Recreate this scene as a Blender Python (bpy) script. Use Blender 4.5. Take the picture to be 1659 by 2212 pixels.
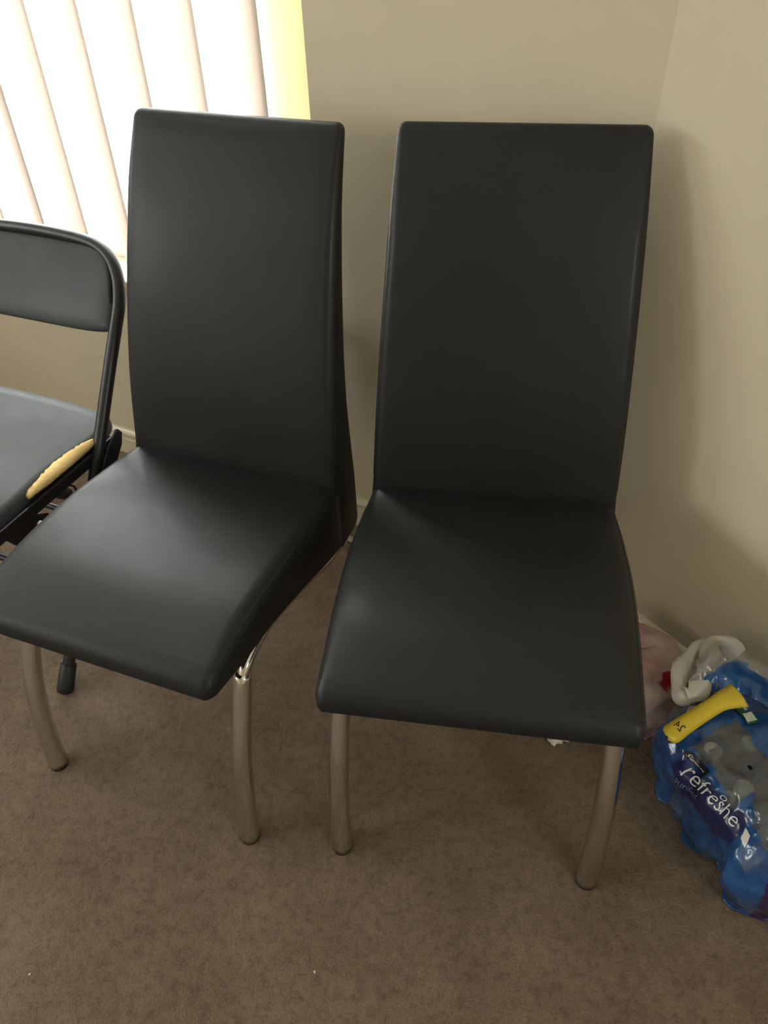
import bpy, bmesh, math, random
from mathutils import Vector, Matrix, noise

random.seed(7)
scene = bpy.context.scene
for o in list(bpy.data.objects):
    bpy.data.objects.remove(o, do_unlink=True)
COL = scene.collection

# ------------------------------------------------------------------ camera
F_PX, PITCH, ROLL, CAM_H = 1641.53, 0.71464, -0.03056, 1.30609
cam_data = bpy.data.cameras.new('camera')
cam = bpy.data.objects.new('camera', cam_data)
COL.objects.link(cam)
scene.camera = cam
cam_data.sensor_fit = 'VERTICAL'
cam_data.sensor_height = 24.0
cam_data.lens = F_PX / 2212.0 * 24.0
cam_data.clip_start = 0.02
cp, sp = math.cos(PITCH), math.sin(PITCH)
fwd = Vector((0, cp, -sp)); rgt = Vector((1, 0, 0)); upv = Vector((0, sp, cp))
cr, sr = math.cos(ROLL), math.sin(ROLL)
r2 = cr * rgt + sr * upv
u2 = -sr * rgt + cr * upv
m = Matrix.Identity(4)
for i in range(3):
    m[i][0], m[i][1], m[i][2] = r2[i], u2[i], -fwd[i]
m[2][3] = CAM_H
cam.matrix_world = m

# ------------------------------------------------------------------ world, exposure
SKY_STRENGTH = 15.5
world = bpy.data.worlds.new('overcast_sky')
scene.world = world
world.use_nodes = True
wn = world.node_tree
bg = wn.nodes['Background']
bg.inputs[0].default_value = (0.94, 0.97, 0.96, 1)
bg.inputs[1].default_value = SKY_STRENGTH
vs = scene.view_settings
vs.view_transform = 'Standard'
vs.look = 'None'
vs.gamma = 1.0
vs.use_curve_mapping = False
vs.exposure = 0.0


# ------------------------------------------------------------------ material helpers
MATS = {}


def new_mat(name):
    mt = bpy.data.materials.new(name)
    mt.use_nodes = True
    MATS[name] = mt
    nt = mt.node_tree
    return mt, nt, nt.nodes['Principled BSDF'], nt.nodes['Material Output']


def N(nt, typ, **kw):
    n = nt.nodes.new(typ)
    for k, v in kw.items():
        if k in n.inputs:
            n.inputs[k].default_value = v
        else:
            setattr(n, k, v)
    return n


def ramp(nt, src, stops):
    r = nt.nodes.new('ShaderNodeValToRGB')
    el = r.color_ramp.elements
    while len(el) < len(stops):
        el.new(0.5)
    for e, (p, c) in zip(el, stops):
        e.position = p
        e.color = (*c, 1)
    nt.links.new(src, r.inputs[0])
    return r.outputs[0]


def bump(nt, bs, src, strength, dist):
    b = N(nt, 'ShaderNodeBump')
    b.inputs['Strength'].default_value = strength
    b.inputs['Distance'].default_value = dist
    nt.links.new(src, b.inputs['Height'])
    nt.links.new(b.outputs[0], bs.inputs['Normal'])
    return b


def coords(nt, scale=None):
    tc = N(nt, 'ShaderNodeTexCoord')
    return tc.outputs['Object']


def noise_tex(nt, co, scale, detail=3, rough=.5):
    n = N(nt, 'ShaderNodeTexNoise')
    n.inputs['Scale'].default_value = scale
    n.inputs['Detail'].default_value = detail
    n.inputs['Roughness'].default_value = rough
    nt.links.new(co, n.inputs['Vector'])
    return n.outputs['Fac']


def simple(name, col, rough=.5, metal=0.0, spec=.5, bump_scale=None, bump_d=.001, bump_s=.3, var=0.0):
    mt, nt, b, out = new_mat(name)
    b.inputs['Base Color'].default_value = (*col, 1)
    b.inputs['Roughness'].default_value = rough
    b.inputs['Metallic'].default_value = metal
    b.inputs['Specular IOR Level'].default_value = spec
    co = coords(nt)
    if bump_scale:
        bump(nt, b, noise_tex(nt, co, bump_scale, 4), bump_s, bump_d)
    f = noise_tex(nt, co, 9, 4)
    v = max(var, .04)
    c = ramp(nt, f, [(.3, tuple(x * (1 - v) for x in col)), (.7, tuple(min(1, x * (1 + v)) for x in col))])
    nt.links.new(c, b.inputs['Base Color'])
    return mt


# carpet
def make_carpet():
    mt, nt, b, out = new_mat('carpet')
    co = coords(nt)
    big = noise_tex(nt, co, 7.0, 6, .68)
    mid = noise_tex(nt, co, 60.0, 4, .6)
    fine = noise_tex(nt, co, 260.0, 3, .7)
    c1 = ramp(nt, big, [(.30, (.200, .140, .093)), (.50, (.250, .180, .122)), (.66, (.295, .216, .148))])
    c2 = ramp(nt, mid, [(.30, (.72, .70, .66)), (.55, (1, 1, 1))])
    mx = N(nt, 'ShaderNodeMix', data_type='RGBA', blend_type='MULTIPLY')
    mx.inputs[0].default_value = 1.0
    nt.links.new(c1, mx.inputs[6]); nt.links.new(c2, mx.inputs[7])
    c3 = ramp(nt, fine, [(.32, (.55, .53, .50)), (.52, (1, 1, 1)), (.75, (1.12, 1.10, 1.05))])
    mx2 = N(nt, 'ShaderNodeMix', data_type='RGBA', blend_type='MULTIPLY')
    mx2.inputs[0].default_value = .65
    nt.links.new(mx.outputs[2], mx2.inputs[6]); nt.links.new(c3, mx2.inputs[7])
    nt.links.new(mx2.outputs[2], b.inputs['Base Color'])
    b.inputs['Roughness'].default_value = .95
    b.inputs['Specular IOR Level'].default_value = .1
    b.inputs['Sheen Weight'].default_value = .15
    ad = N(nt, 'ShaderNodeMath', operation='ADD')
    nt.links.new(mid, ad.inputs[0]); nt.links.new(fine, ad.inputs[1])
    bump(nt, b, ad.outputs[0], .9, .006)
    return mt


CARPET = make_carpet()


def make_wall():
    mt, nt, b, out = new_mat('wall_paint')
    co = coords(nt)
    f = noise_tex(nt, co, 2.2, 4)
    c = ramp(nt, f, [(.3, (.625, .545, .40)), (.7, (.66, .58, .43))])
    nt.links.new(c, b.inputs['Base Color'])
    b.inputs['Roughness'].default_value = .65
    b.inputs['Specular IOR Level'].default_value = .3
    bump(nt, b, noise_tex(nt, co, 180, 3), .25, .0012)
    return mt


WALL = make_wall()
CEIL = simple('ceiling_paint', (.88, .87, .84), .8, bump_scale=120)
TRIM = simple('trim_paint', (.66, .58, .43), .28)
VINYL = simple('white_vinyl', (.85, .85, .83), .35)


def make_leather(name, col, rough, grain, spec=.38):
    mt, nt, b, out = new_mat(name)
    co = coords(nt)
    v = N(nt, 'ShaderNodeTexVoronoi')
    v.inputs['Scale'].default_value = grain
    nt.links.new(co, v.inputs['Vector'])
    f = noise_tex(nt, co, 6, 4)
    c = ramp(nt, f, [(.3, tuple(x * .85 for x in col)), (.7, tuple(x * 1.15 for x in col))])
    nt.links.new(c, b.inputs['Base Color'])
    rr = N(nt, 'ShaderNodeMapRange')
    rr.inputs['To Min'].default_value = rough - .04
    rr.inputs['To Max'].default_value = rough + .05
    nt.links.new(noise_tex(nt, co, 14, 4), rr.inputs[0])
    nt.links.new(rr.outputs[0], b.inputs['Roughness'])
    b.inputs['Specular IOR Level'].default_value = spec
    b.inputs['Coat Weight'].default_value = .05
    b.inputs['Coat Roughness'].default_value = .16
    bump(nt, b, v.outputs['Distance'], .12, .0006)
    return mt


LEATHER = make_leather('black_leatherette', (.010, .0104, .0106), .50, 700)
FOLD_VINYL = make_leather('grey_black_vinyl', (.066, .071, .075), .60, 600, .22)
THREAD = simple('black_thread', (.006, .006, .006), .7)


def make_chrome():
    mt, nt, b, out = new_mat('chrome')
    b.inputs['Base Color'].default_value = (.72, .71, .70, 1)
    b.inputs['Metallic'].default_value = 1
    co = coords(nt)
    r = N(nt, 'ShaderNodeMapRange')
    r.inputs['To Min'].default_value = .07
    r.inputs['To Max'].default_value = .20
    nt.links.new(noise_tex(nt, co, 30, 4), r.inputs[0])
    nt.links.new(r.outputs[0], b.inputs['Roughness'])
    return mt


CHROME = make_chrome()
RUBBER = simple('black_rubber', (.012, .012, .012), .5)
BLACK_STEEL = simple('black_painted_steel', (.014, .014, .017), .38)
FOAM = simple('yellow_foam', (.72, .52, .22), .9, spec=.1, bump_scale=160, bump_d=.004, bump_s=.8, var=.2)
PAPER = simple('white_paper', (.80, .78, .70), .8, bump_scale=60)
YELLOW = simple('yellow_tape', (.74, .55, .04), .4)
BLACKINK = simple('black_ink', (.012, .012, .012), .4)
WHITEINK = simple('white_ink', (.78, .80, .82), .4)
GREYINK = simple('grey_blue_ink', (.16, .20, .38), .4)
GREENINK = simple('green_ink', (.03, .12, .06), .4)
PALEINK = simple('pale_green_ink', (.55, .62, .45), .4)
CAPW = simple('white_label', (.82, .80, .74), .35)


def thin_glass(name, tint, amount, rough=.05, body=None, bodyamt=0.0, bump_scale=None, bump_d=.002):
    mt, nt, b, out = new_mat(name)
    nt.nodes.remove(b)
    tr = N(nt, 'ShaderNodeBsdfTransparent')
    tr.inputs[0].default_value = (*tint, 1)
    gl = N(nt, 'ShaderNodeBsdfGlossy')
    gl.inputs['Roughness'].default_value = rough
    co = coords(nt)
    lw = N(nt, 'ShaderNodeLayerWeight')
    lw.inputs[0].default_value = amount
    mx = N(nt, 'ShaderNodeMixShader')
    nt.links.new(lw.outputs['Fresnel'], mx.inputs[0])
    nt.links.new(tr.outputs[0], mx.inputs[1]); nt.links.new(gl.outputs[0], mx.inputs[2])
    if bump_scale:
        bp = N(nt, 'ShaderNodeBump')
        bp.inputs['Strength'].default_value = .8
        bp.inputs['Distance'].default_value = bump_d
        nt.links.new(noise_tex(nt, co, bump_scale, 4), bp.inputs['Height'])
        nt.links.new(bp.outputs[0], gl.inputs['Normal'])
        nt.links.new(bp.outputs[0], lw.inputs['Normal'])
    res = mx.outputs[0]
    if body:
        df = N(nt, 'ShaderNodeBsdfDiffuse')
        df.inputs[0].default_value = (*body, 1)
        m2 = N(nt, 'ShaderNodeMixShader')
        m2.inputs[0].default_value = bodyamt
        nt.links.new(res, m2.inputs[1]); nt.links.new(df.outputs[0], m2.inputs[2])
        res = m2.outputs[0]
    nt.links.new(res, out.inputs[0])
    return mt


GLASS = thin_glass('window_glass', (.97, .98, .97), .08)
PET = thin_glass('clear_bottle_plastic', (.93, .95, .96), .30, .06, (.55, .58, .60), .10)
CAPM = thin_glass('frosted_cap_plastic', (.85, .88, .90), .35, .2, (.62, .64, .62), .45)


def make_slat(name, col, tcol, tfac):
    mt, nt, b, out = new_mat(name)
    nt.nodes.remove(b)
    df = N(nt, 'ShaderNodeBsdfDiffuse')
    df.inputs[0].default_value = (*col, 1)
    tl = N(nt, 'ShaderNodeBsdfTranslucent')
    co = coords(nt)
    c = ramp(nt, noise_tex(nt, co, 3, 2), [(.3, tuple(x * .97 for x in tcol)), (.7, tcol)])
    nt.links.new(c, tl.inputs[0])
    mx = N(nt, 'ShaderNodeMixShader')
    mx.inputs[0].default_value = tfac
    nt.links.new(df.outputs[0], mx.inputs[1]); nt.links.new(tl.outputs[0], mx.inputs[2])
    nt.links.new(mx.outputs[0], out.inputs[0])
    return mt


SLAT = make_slat('white_blind_slat', (.82, .75, .70), (.93, .82, .76), .27)
SLAT_CREAM = make_slat('cream_blind_slat', (.88, .85, .68), (.97, .94, .70), .32)


# ------------------------------------------------------------------ mesh helpers
def link(o, parent=None):
    COL.objects.link(o)
    if parent is not None:
        o.parent = parent
    return o


def mesh_obj(name, verts, faces, mat, parent=None, smooth=True):
    me = bpy.data.meshes.new(name)
    me.from_pydata([tuple(v) for v in verts], [], faces)
    me.update()
    me.materials.append(mat)
    if smooth:
        for p in me.polygons:
            p.use_smooth = True
    o = bpy.data.objects.new(name, me)
    return link(o, parent)


def empty(name, loc=(0, 0, 0), rz=0.0):
    o = bpy.data.objects.new(name, None)
    o.location = loc
    o.rotation_euler = (0, 0, rz)
    o.empty_display_size = .1
    return link(o)


def tag(o, label, cat, group=None):
    o['label'] = label
    o['category'] = cat
    if group:
        o['group'] = group
    return o


def struct(o):
    o['kind'] = 'structure'
    return o


class MB:
    def __init__(self):
        self.v = []
        self.f = []

    def box(self, a, b):
        x0, y0, z0 = a; x1, y1, z1 = b
        n = len(self.v)
        self.v += [(x0, y0, z0), (x1, y0, z0), (x1, y1, z0), (x0, y1, z0), (x0, y0, z1), (x1, y0, z1), (x1, y1, z1), (x0, y1, z1)]
        self.f += [tuple(n + k for k in q) for q in ((0, 3, 2, 1), (4, 5, 6, 7), (0, 1, 5, 4), (1, 2, 6, 5), (2, 3, 7, 6), (3, 0, 4, 7))]
        return self

    def loft(self, loops, close=True, cap=True):
        n0 = len(self.v)
        k = len(loops[0])
        for lp in loops:
            self.v += [tuple(p) for p in lp]
        for i in range(len(loops) - 1):
            for j in range(k if close else k - 1):
                a = n0 + i * k + j; b = n0 + i * k + (j + 1) % k
                self.f.append((a, b, b + k, a + k))
        if cap:
            self.f.append(tuple(n0 + j for j in range(k))[::-1])
            self.f.append(tuple(n0 + (len(loops) - 1) * k + j for j in range(k)))
        return self

    def tube(self, pts, rad, seg=12, cap=True, flat=None):
        pts = [Vector(p) for p in pts]
        if not isinstance(rad, (list, tuple)):
            rad = [rad] * len(pts)
        loops = []
        t0 = (pts[1] - pts[0]).normalized()
        ref = Vector((1, 0, 0)) if abs(t0.x) < .8 else Vector((0, 1, 0))
        nrm = (ref - t0 * ref.dot(t0)).normalized()
        for i, p in enumerate(pts):
            t = (pts[min(i + 1, len(pts) - 1)] - pts[max(i - 1, 0)]).normalized()
            nrm = (nrm - t * nrm.dot(t)).normalized()
            bn = t.cross(nrm)
            fl = flat or (1, 1)
            loops.append([p + (nrm * math.cos(a) * fl[0] + bn * math.sin(a) * fl[1]) * rad[i]
                          for a in (2 * math.pi * j / seg for j in range(seg))])
        return self.loft(loops, True, cap)

    def build(self, name, mat, parent=None, smooth=True):
        return mesh_obj(name, self.v, self.f, mat, parent, smooth)


def bevel(o, w, seg=2):
    md = o.modifiers.new('bevel', 'BEVEL')
    md.width = w
    md.segments = seg
    md.limit_method = 'ANGLE'
    return o


def wnormals(o):
    o.modifiers.new('wn', 'WEIGHTED_NORMAL')
    return o


def spline(pts, n, closed=False):
    """Catmull-Rom resample of a list of points (tuples of any dimension)."""
    pts = [Vector(p) for p in pts]
    k = len(pts)
    out = []
    tot = k if closed else k - 1
    for i in range(n if closed else n):
        t = i / (n if closed else (n - 1)) * tot
        s = min(int(t), tot - 1)
        f = t - s
        g = (lambda q: pts[q % k]) if closed else (lambda q: pts[max(0, min(k - 1, q))])
        p0, p1, p2, p3 = g(s - 1), g(s), g(s + 1), g(s + 2)
        out.append(.5 * ((2 * p1) + (p2 - p0) * f + (2 * p0 - 5 * p1 + 4 * p2 - p3) * f * f + (3 * p1 - p0 - 3 * p2 + p3) * f ** 3))
    return out


def lerp_tab(xs, ys, x):
    """smooth (monotone-ish Catmull-Rom) table lookup."""
    if x <= xs[0]:
        return ys[0]
    if x >= xs[-1]:
        return ys[-1]
    for i in range(len(xs) - 1):
        if xs[i] <= x <= xs[i + 1]:
            break
    h = xs[i + 1] - xs[i]
    f = (x - xs[i]) / h
    m0 = (ys[i + 1] - ys[i - 1]) / (xs[i + 1] - xs[i - 1]) * h if i > 0 else ys[i + 1] - ys[i]
    m1 = (ys[i + 2] - ys[i]) / (xs[i + 2] - xs[i]) * h if i < len(xs) - 2 else ys[i + 1] - ys[i]
    return ((2 * f ** 3 - 3 * f * f + 1) * ys[i] + (f ** 3 - 2 * f * f + f) * m0 + (-2 * f ** 3 + 3 * f * f) * ys[i + 1] + (f ** 3 - f * f) * m1)


def rrect(hw, y0, y1, rf, rb, dome=0.0, seg=6, across=10):
    """rounded rectangle loop in (a, b): a in +-hw, b from y0 (front/top side) to y1; rf radius at y0 corners, rb at y1 corners."""
    pts = []
    def arc(cx, cy, r, a0):
        for k in range(seg + 1):
            a = a0 + (math.pi / 2) * k / seg
            pts.append((cx + r * math.cos(a), cy + r * math.sin(a)))
    s = 1 if y1 > y0 else -1
    lo, hi = (y0, y1) if s > 0 else (y1, y0)
    rl, rh = (rf, rb) if s > 0 else (rb, rf)
    arc(-hw + rl, lo + rl, rl, math.pi)
    for k in range(1, across):
        pts.append((-hw + rl + (2 * hw - 2 * rl) * k / across, lo))
    arc(hw - rl, lo + rl, rl, -math.pi / 2)
    arc(hw - rh, hi - rh, rh, 0)
    for k in range(1, across):
        pts.append((hw - rh - (2 * hw - 2 * rh) * k / across, hi))
    arc(-hw + rh, hi - rh, rh, math.pi / 2)
    if dome:
        tgt = lo if s > 0 else hi
        out = []
        for a, b in pts:
            w = max(0, 1 - abs(b - tgt) / max(1e-6, rf))
            out.append((a, b + (-dome if s > 0 else dome) * w * max(0, 1 - (a / hw) ** 2)))
        pts = out
    return pts


# ------------------------------------------------------------------ room shell
CORNER = Vector((.42, 1.22, 0))
UB = Vector((-.8893, .4573, 0)).normalized(); NB = Vector((-UB.y, UB.x, 0))      # along the window wall / into the room
UR = Vector((.574, -.819, 0)).normalized()
NR = Vector((UR.y, -UR.x, 0))                                            # into the room from the right wall
CEIL_H = 2.45
P1 = CORNER + UB * 3.0
P2 = P1 + NB * 4.2
P3 = P2 - UB * 4.6
P4 = CORNER + UR * 3.0
TH = .14


def wall_piece(name, origin, along, inward, length, openings, ext=(.06, .06), mat=WALL, h=CEIL_H):
    """a slab whose room side lies on the line origin + u*along, with rectangular openings (u0,u1,z0,z1)."""
    mb = MB()
    us = sorted({-ext[0], length + ext[1], *[o[0] for o in openings], *[o[1] for o in openings]})
    for a, b in zip(us[:-1], us[1:]):
        op = [o for o in openings if o[0] <= a + 1e-6 and o[1] >= b - 1e-6]
        if op:
            mb.box((a, -TH, -.02), (b, 0, op[0][2]))
            mb.box((a, -TH, op[0][3]), (b, 0, h))
        else:
            mb.box((a, -TH, -.02), (b, 0, h))
    o = mb.build(name, mat, None, False)
    mx = Matrix.Identity(4)
    for i in range(3):
        mx[i][0] = along[i]; mx[i][1] = inward[i]; mx[i][3] = origin[i]
    o.matrix_world = mx
    return struct(o)


WIN = (.596, 2.15, .545, 2.05)
FILL_WIN2 = (.5, 2.3, 1.35, 1.90)
FILL_WIN3 = (1.88, 2.64, 1.36, 2.1)
FILL_WIN4 = (2.8, 4.05, 1.10, 2.15)
wall_piece('wall_back', CORNER, UB, NB, 3.0, [WIN])
wall_piece('wall_right', CORNER, UR, NR, 3.0, [])
wall_piece('wall_left', P1, NB, -UB, 4.2, [FILL_WIN2, FILL_WIN4])
wall_piece('wall_front', P2, -UB, -NB, 4.6, [])
d34 = (P4 - P3); l34 = d34.length; d34.normalize()
n34 = Vector((-d34.y, d34.x, 0))
wall_piece('wall_side', P3, d34, n34, l34, [FILL_WIN3])

poly = [CORNER - NB * .05 - NR * .05, P1, P2, P3, P4]
cen = sum(poly, Vector()) / 5
outp = [cen + (p - cen) * 1.03 for p in poly]


def slab(name, z0, z1, mat):
    v = [(p.x, p.y, z0) for p in outp] + [(p.x, p.y, z1) for p in outp]
    f = [tuple(range(5)), tuple(range(9, 4, -1))] + [(k, 5 + k, 5 + (k + 1) % 5, (k + 1) % 5) for k in range(5)]
    o = mesh_obj(name, v, f, mat, None, False)
    bm = bmesh.new(); bm.from_mesh(o.data); bmesh.ops.recalc_face_normals(bm, faces=bm.faces); bm.to_mesh(o.data); bm.free()
    return struct(o)


slab('floor', -.08, 0, CARPET)
slab('ceiling', CEIL_H, CEIL_H + .08, CEIL)


def baseboard(name, origin, along, inward, u0, u1):
    prof = [(0, 0), (.013, 0), (.013, .050), (.0115, .055), (.0115, .064), (.0135, .067), (.0135, .073), (.010, .078), (.006, .082), (0, .083)]
    lo = [[(u, d, z) for d, z in prof] for u in (u0, u1)]
    o = MB().loft(lo).build(name, TRIM, None, False)
    mx = Matrix.Identity(4)
    for i in range(3):
        mx[i][0] = along[i]; mx[i][1] = inward[i]; mx[i][3] = origin[i]
    o.matrix_world = mx
    bm = bmesh.new(); bm.from_mesh(o.data); bmesh.ops.recalc_face_normals(bm, faces=bm.faces); bm.to_mesh(o.data); bm.free()
    return struct(o)


baseboard('baseboard_back', CORNER, UB, NB, 0, 3.0)
baseboard('baseboard_right', CORNER, UR, NR, 0, 3.0)
baseboard('baseboard_left', P1, NB, -UB, 0, 4.2)


def wall_matrix(origin, along, inward):
    mx = Matrix.Identity(4)
    for i in range(3):
        mx[i][0] = along[i]; mx[i][1] = inward[i]; mx[i][3] = origin[i]
    return mx


def window(name, origin, along, inward, op):
    u0, u1, z0, z1 = op
    root = empty(name)
    root.matrix_world = wall_matrix(origin, along, inward)
    struct(root)
    fr = MB()
    d0, d1 = -TH + .005, -TH + .055
    w = .045
    fr.box((u0, d0, z0), (u0 + w, d1, z1)).box((u1 - w, d0, z0), (u1, d1, z1))
    fr.box((u0 + w, d0, z0), (u1 - w, d1, z0 + w)).box((u0 + w, d0, z1 - w), (u1 - w, d1, z1))
    um = (u0 + u1) / 2
    fr.box((um - .025, d0 + .005, z0 + w), (um + .025, d1 - .005, z1 - w))
    fr.build('window_frame', VINYL, root, False)
    for a, b in ((u0 + w, um - .025), (um + .025, u1 - w)):
        MB().box((a, -TH + .028, z0 + w), (b, -TH + .032, z1 - w)).build('pane', GLASS, root, False)
    sl = MB().box((u0 + .002, -TH + .056, z0 - .0), (u1 - .002, .03, z0 + .018)).build('window_sill', TRIM, root, False)
    bevel(sl, .004)
    # light portal: helps the sampler find the daylight, emits nothing itself
    ld = bpy.data.lights.new(name + '_portal', 'AREA')
    ld.shape = 'RECTANGLE'
    ld.size = u1 - u0; ld.size_y = z1 - z0
    ld.cycles.is_portal = True
    lo = bpy.data.objects.new(name + '_portal', ld)
    link(lo)
    ctr = root.matrix_world @ Vector(((u0 + u1) / 2, -TH - .02, (z0 + z1) / 2))
    z = -inward; y = Vector((0, 0, 1)); x = y.cross(z)
    mw = Matrix.Identity(4)
    for i in range(3):
        mw[i][0] = x[i]; mw[i][1] = y[i]; mw[i][2] = z[i]; mw[i][3] = ctr[i]
    lo.matrix_world = mw
    return root


window('window_1', CORNER, UB, NB, WIN)
window('fill_window_2', P1, NB, -UB, FILL_WIN2)  # unseen window, added in the left wall to brighten the room
window('fill_window_3', P3, d34, n34, FILL_WIN3)  # unseen window, added behind the camera as fill from the right
window('fill_window_4', P1, NB, -UB, FILL_WIN4)  # unseen window, added so its reflection lightens the left chair's back

# the ground outside
gv = [CORNER - NB * 12 + UB * k + NB * q for k, q in ((-16, 0), (20, 0), (20, 11.4), (-16, 11.4))]
# (kept well below the sill; grey paving seen from inside only as a soft dark bounce)
yard = mesh_obj('yard_ground', [(p.x, p.y, -.6) for p in gv], [(0, 1, 2, 3)], simple('yard_paving', (.30, .29, .27), .9), None, False)
struct(yard)


# vertical blind
def blind():
    root = empty('vertical_blind')
    root.matrix_world = wall_matrix(CORNER, UB, NB)
    tag(root, 'white vertical blind with wide hanging slats in the sunlit window', 'blind')
    u0, u1, z0, z1 = WIN
    MB().box((u0 + .01, -.068, z1 - .05), (u1 - .01, -.022, z1 - .005)).build('head_rail', VINYL, root, False)
    hw = .0635
    base = None
    seg = 8
    vs_, fs_ = [], []
    for side in (0, 1):
        for k in range(seg + 1):
            t = -1 + 2 * k / seg
            for z in (z0 + .035, z1 - .055):
                vs_.append((t * hw, .010 * (1 - t * t) - .005 + side * .0008, z))
    nn = (seg + 1) * 2
    for k in range(seg):
        a = 2 * k
        fs_.append((a, a + 2, a + 3, a + 1))
        fs_.append((nn + a, nn + a + 1, nn + a + 3, nn + a + 2))
    for k in (0, seg):
        a = 2 * k
        fs_.append((a, a + 1, nn + a + 1, nn + a) if k == 0 else (a, nn + a, nn + a + 1, a + 1))
    u = u0 + .055
    first = True
    i = 0
    while u < u1 - .03:
        if base is None:
            o = mesh_obj('slat', vs_, fs_, SLAT, root)
            base = o
        else:
            o = base.copy()
            link(o, root)
        o.location = (u, -.045, 0)
        o.rotation_euler = (0, 0, math.radians(BLIND_ANGLE))
        if first:
            o.data = base.data.copy(); o.data.materials.clear(); o.data.materials.append(SLAT_CREAM)
            o.rotation_euler = (0, 0, math.radians(3))
            o['label'] = 'cream end slat turned flat'
            base = None
            first = False
            u += .10
        else:
            u += .137
        i += 1


BLIND_ANGLE = -33
blind()


# ------------------------------------------------------------------ dining chairs
ZK = [.46, .60, .75, .90, 1.0]
BY = [.4327, .4614, .5062, .5626, .6153]
BW = [.2117, .2062, .1992, .1912, .1845]
RY = [.5313, .5330, .5572, .5962, .6348]
YK = [0, .05, .12, .25, .36, .44]
SZ = [.4560, .4650, .4735, .4725, .4630, .4568]
SW = [.2199, .2220, .2240, .2253, .2210, .2133]
SBY = [0, .08, .165, .27, .41, .45]
SBZ = [.418, .406, .397, .370, .318, .305]


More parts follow.
